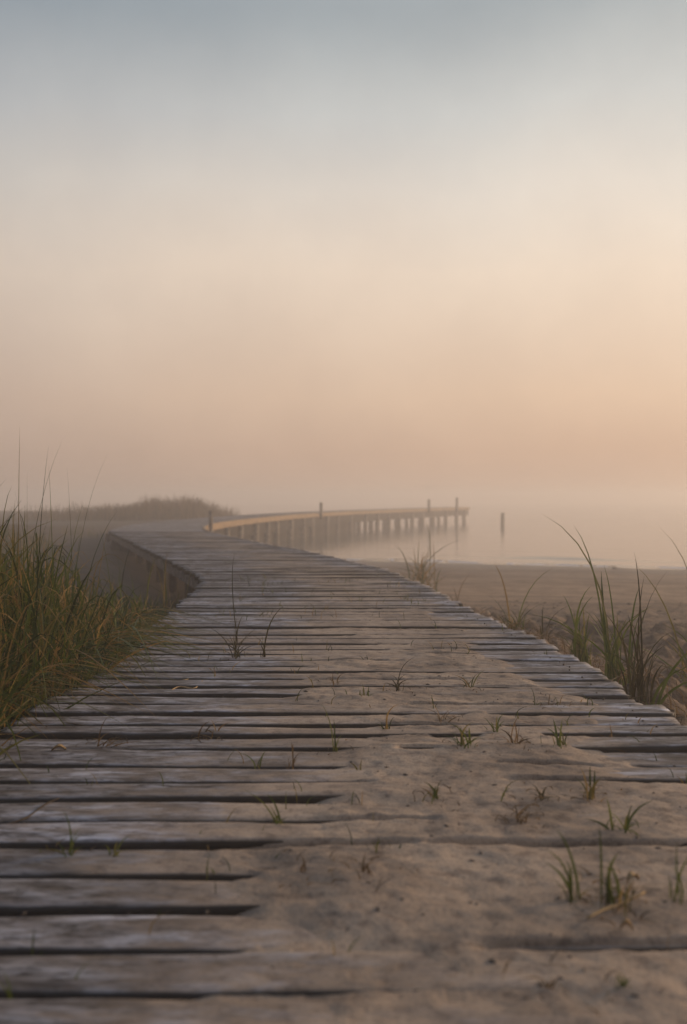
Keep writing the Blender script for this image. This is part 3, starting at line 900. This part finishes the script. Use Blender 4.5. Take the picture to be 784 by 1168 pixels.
plant(K, 'tallest clump with two long arching blades leaning left towards the water', 'grass', 704, 790, [(-78, 203), (-44, 190), (-18, 146), (-10, 136), (20, 120), (-26, 92), (10, 84), (30, 96), (-2, 66)] + rtips(12, 105, 48), M_GREEN, .0085, Gc, z=-.32, spread=8, deep=.1)
plant(K, 'clump of crossing stems, two tall ones bent right over the sand', 'grass', 730, 806, [(-6, 178), (32, 158), (6, 150), (-36, 110), (-22, 64), (-10, 60), (18, 54), (26, 76)] + rtips(14, 110, 44), M_DARKG, .0062, Gc, z=-.31, spread=8, deep=.1)
plant(K, 'broad green blade slanting out of the frame at the right', 'grass', 740, 818, [(62, 92), (50, 70), (72, 50), (14, 24)], M_GREEN, .010, Gc, z=-.31, spread=4)
plant(K, 'tall stem entering from the right edge, highest at far right', 'grass', 800, 800, [(-44, 196), (-62, 152), (-30, 90), (-72, 66), (-20, 130), (6, 160), (-44, 40)] + rtips(14, 100, 50), M_MIXED, .0075, Gc, z=-.33, spread=6)
b = Blades()
for i in range(1100):
    d = random.uniform(2.6, 7.5); x = float(xr(d)) + .03 + random.random() ** 1.3 * .75
    g = float(ground_h(np.array(x), np.array(d)))
    l = random.uniform(.06, .24); az = random.uniform(0, 6.28)
    b.add((x, d, g + random.uniform(0, .03)), (l * math.cos(az), l * math.sin(az), random.uniform(-.01, .09)), random.uniform(.0028, .006), .6, 6)
tag(b.build('dry_grass', M_DRY), 'matted dry grass stalks lying on the sand along the right edge', 'dry grass', kind='stuff')

sprout = Blades()
for i in range(330):
    d = 1.3 + 7.5 * random.random(); u_ = random.uniform(.12, .97)
    x = float(xl(d)) + u_ * float(xr(d) - xl(d))
    if fbm(np.array(x * 2.2), np.array(d * 2.2), 55, 2) < .02: continue
    for q in range(random.choice([1, 1, 2, 3])):
        xx_, dd_ = x + random.gauss(0, .012), d + random.gauss(0, .015)
        h = random.uniform(.012, .05) * (1 + .06 * d)
        sprout.add((xx_, dd_, deck_z(xx_, dd_) - .006), (random.gauss(0, .5) * h, random.gauss(0, .4) * h, h), random.uniform(.0018, .0032) * (1 + .08 * d), random.uniform(.3, .7), 5)
tag(sprout.build('grass_seedlings', M_MIXED), 'fine grass seedlings sprouting here and there from sand on the deck', 'seedlings', kind='stuff')
tag(STALKS.build('dead_stalks', M_DRY), 'short dead grass stalks lying round the tufts on the deck', 'dead grass', kind='stuff')
# --- grass spray bent over the left planks
b = Blades()
x0, d0 = at(160, 752, -.02)
for i in range(44):
    tx = random.uniform(12, 92); ty = random.gauss(0, 20)
    k = d0 / F
    r = (random.gauss(-.09, .03), random.gauss(0, .16))
    dd = CAM_H * F / (752 - ty - HY) - d0
    b.add((r[0], r[1], -.03), (tx * k - r[0], dd - r[1] * .5, .045 + random.uniform(0, .03)), random.uniform(.005, .009), .6, 10, side=(random.gauss(0, .03), random.gauss(0, .08), random.uniform(.05, .12)))
b.join_roots((0, 0, -.12))
o = tag(b.build('grass_spray', M_GREEN), 'green grass spray bent over the left plank ends', 'grass', None)
o.location = (x0, d0, 0)


# ------------------------------------------------------------------ litter on the deck
def straw(name, label, pts, r, mat, cat):
    """a bent stalk lying on the planks through photo points"""
    P = []
    for (px, py, dz) in pts:
        x, d = at(px, py); P.append((x, d, deck_z(x, d) + r + dz + .004))
    P = np.array(P); o0 = P.mean(0); P = P - o0
    t = np.linspace(0, len(P) - 1, 12)
    Q = np.stack([np.interp(t, range(len(P)), P[:, i]) for i in range(3)], -1)
    for _ in range(2): Q[1:-1] = (Q[:-2] + 2 * Q[1:-1] + Q[2:]) / 4
    V = []; Fc = []
    for i, c in enumerate(Q):
        tv = Q[min(i + 1, 11)] - Q[max(i - 1, 0)]; tv /= np.linalg.norm(tv) + 1e-9
        s1 = np.cross(tv, (0, 0, 1)); s1 /= np.linalg.norm(s1) + 1e-9; s2 = np.cross(s1, tv)
        rr = r * (1 - .6 * abs(i / 11 - .4))
        for j in range(6):
            a = j / 6 * 2 * math.pi; V.append(c + rr * (s1 * math.cos(a) + s2 * math.sin(a)))
    for i in range(11):
        for j in range(6): Fc.append((6 * i + j, 6 * i + (j + 1) % 6, 6 * i + 6 + (j + 1) % 6, 6 * i + 6 + j))
    Fc.append(list(range(6))[::-1]); Fc.append(list(range(66, 72)))
    ob = mesh_obj(name, V, Fc, mat); ob.location = o0
    return tag(ob, label, cat)


straw('straw', 'curled pale straw lying on the planks below the grass spray', [(192, 788, 0), (204, 782, .004), (222, 786, 0), (231, 777, .006)], .0028, M_STRAW, 'straw')
straw('straw', 'long straight straw across the planks above the curled one', [(186, 779, 0), (212, 775, .003), (238, 768, .002)], .0022, M_STRAW, 'straw')
straw('straw', 'thick yellow stalk at the foot of the ragged clump', [(672, 1060, .002), (690, 1050, .004), (712, 1042, .002), (738, 1034, .006)], .0032, M_STRAW, 'straw')
straw('twig', 'thin dark twig crossing the left planks under the grass', [(60, 822, .0), (90, 826, .003), (112, 831, .002), (140, 836, .002)], .002, M_BIT, 'twig')
straw('twig', 'long thin twig lying across the left planks above the wide gap', [(0, 942, .002), (30, 934, .004), (48, 918, .003), (66, 912, .006)], .0022, M_DRY, 'twig')


def leaf(label, px, py, l, az, mat):
    x, d = at(px, py); z = deck_z(x, d)
    V = []; Fc = []
    for i in range(7):
        t = i / 6; w = l * .24 * math.sin(math.pi * min(t * .96 + .02, 1))
        c = (l * (t - .5), 0, .012 * math.sin(t * 3.1) + .006)
        for s in (-1, 0, 1):
            V.append((c[0], c[1] + s * w, c[2] + abs(s) * .006))
        for s in (1, 0, -1):
            V.append((c[0], c[1] + s * w, c[2] + abs(s) * .006 - .0012))
    for i in range(6):
        o = 6 * i
        for j in range(6): Fc.append((o + j, o + (j + 1) % 6, o + 6 + (j + 1) % 6, o + 6 + j))
    Fc.append(list(range(6))[::-1]); Fc.append(list(range(36, 42)))
    ob = mesh_obj('dead_leaf', V, Fc, mat); ob.location = (x, d, z + .004); ob.rotation_euler = (0, 0, az)
    tag(ob, label, 'leaf')


leaf('curled pale dead leaf lying among the ragged clump', 724, 1020, .030, .5, M_STRAW)
leaf('small yellowed dead leaf on the plank in front of the ragged clump', 717, 1076, .020, -.2, M_STRAW)
leaf('pale dead leaf on the left planks beside the flattened dead tuft', 66, 857, .040, .2, M_STRAW)

V = []; Fc = []
for i in range(700):
    d = 1.2 + 6.5 * random.random() ** 1.3
    u = random.random() ** .8
    x = float(xl(d)) + u * float(xr(d) - xl(d))
    if u < .3 and random.random() < .6: continue
    z = deck_z(x, d)
    r = random.uniform(.0015, .0045) * (1.8 if random.random() < .08 else 1)
    e = random.uniform(1, 2.6); az = random.uniform(0, 3.14)
    o = len(V)
    for (a, bb, c) in ((1, 0, 0), (-1, 0, 0), (0, 1, 0), (0, -1, 0), (0, 0, 1), (0, 0, -1)):
        lx, ly = a * r * e, bb * r * random.uniform(.6, 1.1)
        V.append((x + lx * math.cos(az) - ly * math.sin(az), d + lx * math.sin(az) + ly * math.cos(az), z + c * r * .7 + r * .2))
    for q in ((0, 2, 4), (2, 1, 4), (1, 3, 4), (3, 0, 4), (2, 0, 5), (1, 2, 5), (3, 1, 5), (0, 3, 5)): Fc.append(tuple(o + k for k in q))
tag(mesh_obj('plant_litter', V, Fc, M_BIT, smooth=False), 'dark crumbs of plant litter scattered over the sandy deck', 'litter', kind='stuff')

V = []; Fc = []
for i in range(900):
    d = random.uniform(3.0, 13); x = float(xr(d)) + .05 + random.random() * (.6 + .55 * d)
    z = float(ground_h(np.array(x), np.array(d)))
    r = random.uniform(.004, .014) * (2.0 if random.random() < .05 else 1); e = random.uniform(1, 3.2); az = random.uniform(0, 3.14)
    o = len(V)
    for (a, bb, c) in ((1, 0, 0), (-1, 0, 0), (0, 1, 0), (0, -1, 0), (0, 0, 1), (0, 0, -1)):
        lx, ly = a * r * e, bb * r * random.uniform(.6, 1.1)
        V.append((x + lx * math.cos(az) - ly * math.sin(az), d + lx * math.sin(az) + ly * math.cos(az), z + c * r * .7 + r * .2))
    for q in ((0, 2, 4), (2, 1, 4), (1, 3, 4), (3, 0, 4), (2, 0, 5), (1, 2, 5), (3, 1, 5), (0, 3, 5)): Fc.append(tuple(o + k for k in q))
tag(mesh_obj('beach_litter', V, Fc, M_BIT, smooth=False), 'dark bits of litter and weed on the rough sand beside the boardwalk', 'litter', kind='stuff')

# driftwood at the waterline
x, d = at(715, 648, WATER + .06)
b_ = rod(0, 0, -.34, .34, .06, 'driftwood', None, M_PILE, taper=.6, lean=(.1, .05))
b_.rotation_euler = (0, R(86), R(12)); b_.location = (x, d, WATER + .05)
tag(b_, 'small dark driftwood log at the water edge on the right', 'driftwood')

# ------------------------------------------------------------------ haze
hb = 330
zz0, zz1 = -4.6, 2.2
hv = [(-hb, -30, zz0), (hb, -30, zz0), (hb, hb, zz0), (-hb, hb, zz0), (-hb, -30, zz1), (hb, -30, zz1), (hb, hb, zz1), (-hb, hb, zz1)]
hf = [(3, 2, 1, 0), (4, 5, 6, 7), (0, 1, 5, 4), (1, 2, 6, 5), (2, 3, 7, 6), (3, 0, 4, 7)]
hm = bpy.data.materials.new('haze'); hm.use_nodes = True
nt = hm.node_tree; nt.nodes.clear()
out = nt.nodes.new('ShaderNodeOutputMaterial'); pv = nt.nodes.new('ShaderNodeVolumePrincipled')
pv.inputs['Density'].default_value = .011
pv.inputs['Color'].default_value = (.97, .905, .865, 1)
pv.inputs['Anisotropy'].default_value = .35
nt.links.new(pv.outputs[0], out.inputs['Volume'])
tag(mesh_obj('haze', hv, hf, hm, smooth=False), 'morning mist over the shore', 'haze', kind='stuff')

# ------------------------------------------------------------------ sky and sun
def lin(c):
    return tuple(((v / 255) / 12.92 if v / 255 < .04045 else ((v / 255 + .055) / 1.055) ** 2.4) for v in c)


SUN_AZ, SUN_EL = 62.0, 13.0
w = bpy.data.worlds.new('World'); bpy.context.scene.world = w; w.use_nodes = True
nt = w.node_tree; nt.nodes.clear(); L = nt.links
out = nt.nodes.new('ShaderNodeOutputWorld'); bg = nt.nodes.new('ShaderNodeBackground')
tc = nt.nodes.new('ShaderNodeTexCoord'); sp = nt.nodes.new('ShaderNodeSeparateXYZ'); L.new(tc.outputs['Generated'], sp.inputs[0])
zc = math_n(nt, 'MAXIMUM', sp.outputs[2], 0.0)
nz = N(nt, 'ShaderNodeTexNoise', Scale=3.2, Detail=4.0, Roughness=.55)
mp = N(nt, 'ShaderNodeMapping'); mp.inputs['Scale'].default_value = (1, 1, 1.0); L.new(tc.outputs['Generated'], mp.inputs[0]); L.new(mp.outputs[0], nz.inputs['Vector'])
zc = math_n(nt, 'ADD', zc, math_n(nt, 'MULTIPLY', math_n(nt, 'SUBTRACT', nz.outputs[0], .5), .058))
left = ramp(nt, [(p, lin(c)) for p, c in [(0, (162, 143, 131)), (.045, (168, 149, 137)), (.10, (182, 162, 149)), (.218, (203, 188, 175)), (.29, (188, 183, 178)), (.351, (166, 169, 173)), (.43, (133, 145, 156)), (.75, (132, 148, 170)), (1, (134, 151, 176))]])
right = ramp(nt, [(p, lin(c)) for p, c in [(0, (206, 172, 148)), (.045, (215, 180, 153)), (.10, (232, 200, 171)), (.218, (244, 223, 201)), (.29, (236, 224, 210)), (.36, (215, 213, 207)), (.44, (175, 180, 181)), (.75, (138, 152, 171)), (1, (134, 151, 176))]])
back = ramp(nt, [(p, lin(c)) for p, c in [(0, (88, 88, 94)), (.3, (108, 112, 122)), (1, (134, 151, 176))]])
L.new(zc, back.inputs[0])
L.new(zc, left.inputs[0]); L.new(zc, right.inputs[0])
sa = R(SUN_AZ)
dot = math_n(nt, 'ADD', math_n(nt, 'MULTIPLY', sp.outputs[0], math.sin(sa)), math_n(nt, 'MULTIPLY', sp.outputs[1], math.cos(sa)))
hl = math_n(nt, 'SQRT', math_n(nt, 'ADD', math_n(nt, 'ADD', math_n(nt, 'MULTIPLY', sp.outputs[0], sp.outputs[0]), math_n(nt, 'MULTIPLY', sp.outputs[1], sp.outputs[1])), 1e-5))
u = math_n(nt, 'DIVIDE', dot, hl)
mr = N(nt, 'ShaderNodeMapRange'); mr.interpolation_type = 'LINEAR'
mr.inputs['From Min'].default_value = .06; mr.inputs['From Max'].default_value = .77
L.new(u, mr.inputs['Value'])
col = mixc(nt, math_n(nt, 'POWER', mr.outputs[0], .68), left.outputs[0], right.outputs[0])
mb = N(nt, 'ShaderNodeMapRange'); mb.interpolation_type = 'SMOOTHSTEP'
mb.inputs['From Min'].default_value = .12; mb.inputs['From Max'].default_value = -.55
L.new(u, mb.inputs['Value'])
col = mixc(nt, mb.outputs[0], col, back.outputs[0])
nz2 = N(nt, 'ShaderNodeTexNoise', Scale=7.0, Detail=6.0, Roughness=.6); L.new(mp.outputs[0], nz2.inputs['Vector'])
pr = ramp(nt, [(.3, (.955, .955, .96)), (.7, (1.04, 1.04, 1.035))]); L.new(nz2.outputs[0], pr.inputs[0])
col = mixc(nt, 1.0, col, pr.outputs[0], 'MULTIPLY')
L.new(col, bg.inputs['Color']); bg.inputs['Strength'].default_value = 1.0
L.new(bg.outputs[0], out.inputs['Surface'])

sl = bpy.data.lights.new('sun', 'SUN'); sl.energy = 3.2; sl.angle = R(16); sl.color = (1, .72, .46)
so = bpy.data.objects.new('sun', sl); C.objects.link(so)
el = R(SUN_EL)
from mathutils import Vector
dv = Vector((math.sin(sa) * math.cos(el), math.cos(sa) * math.cos(el), math.sin(el)))
so.rotation_euler = dv.to_track_quat('Z', 'Y').to_euler()
so.location = (60, 40, 30)

# ------------------------------------------------------------------ camera
cam = bpy.data.cameras.new('camera'); co = bpy.data.objects.new('camera', cam); C.objects.link(co)
co.location = (0, 0, CAM_H); co.rotation_euler = (R(90) - math.atan(16 / F), 0, 0)
cam.sensor_fit = 'VERTICAL'; cam.sensor_height = 36; cam.lens = 35
cam.clip_end = 2000; cam.clip_start = .05
cam.dof.use_dof = True; cam.dof.focus_distance = 3.9; cam.dof.aperture_fstop = 2.8
sc = bpy.context.scene; sc.camera = co
sc.render.engine = 'CYCLES'
sc.cycles.use_denoising = True
try: sc.cycles.denoiser = 'OPENIMAGEDENOISE'
except Exception: pass
sc.cycles.volume_bounces = 2; sc.cycles.max_bounces = 6; sc.cycles.diffuse_bounces = 3; sc.cycles.glossy_bounces = 3
sc.cycles.transmission_bounces = 3; sc.cycles.transparent_max_bounces = 6
sc.view_settings.view_transform = 'Standard'; sc.view_settings.look = 'None'
sc.view_settings.exposure = 0; sc.view_settings.gamma = 1
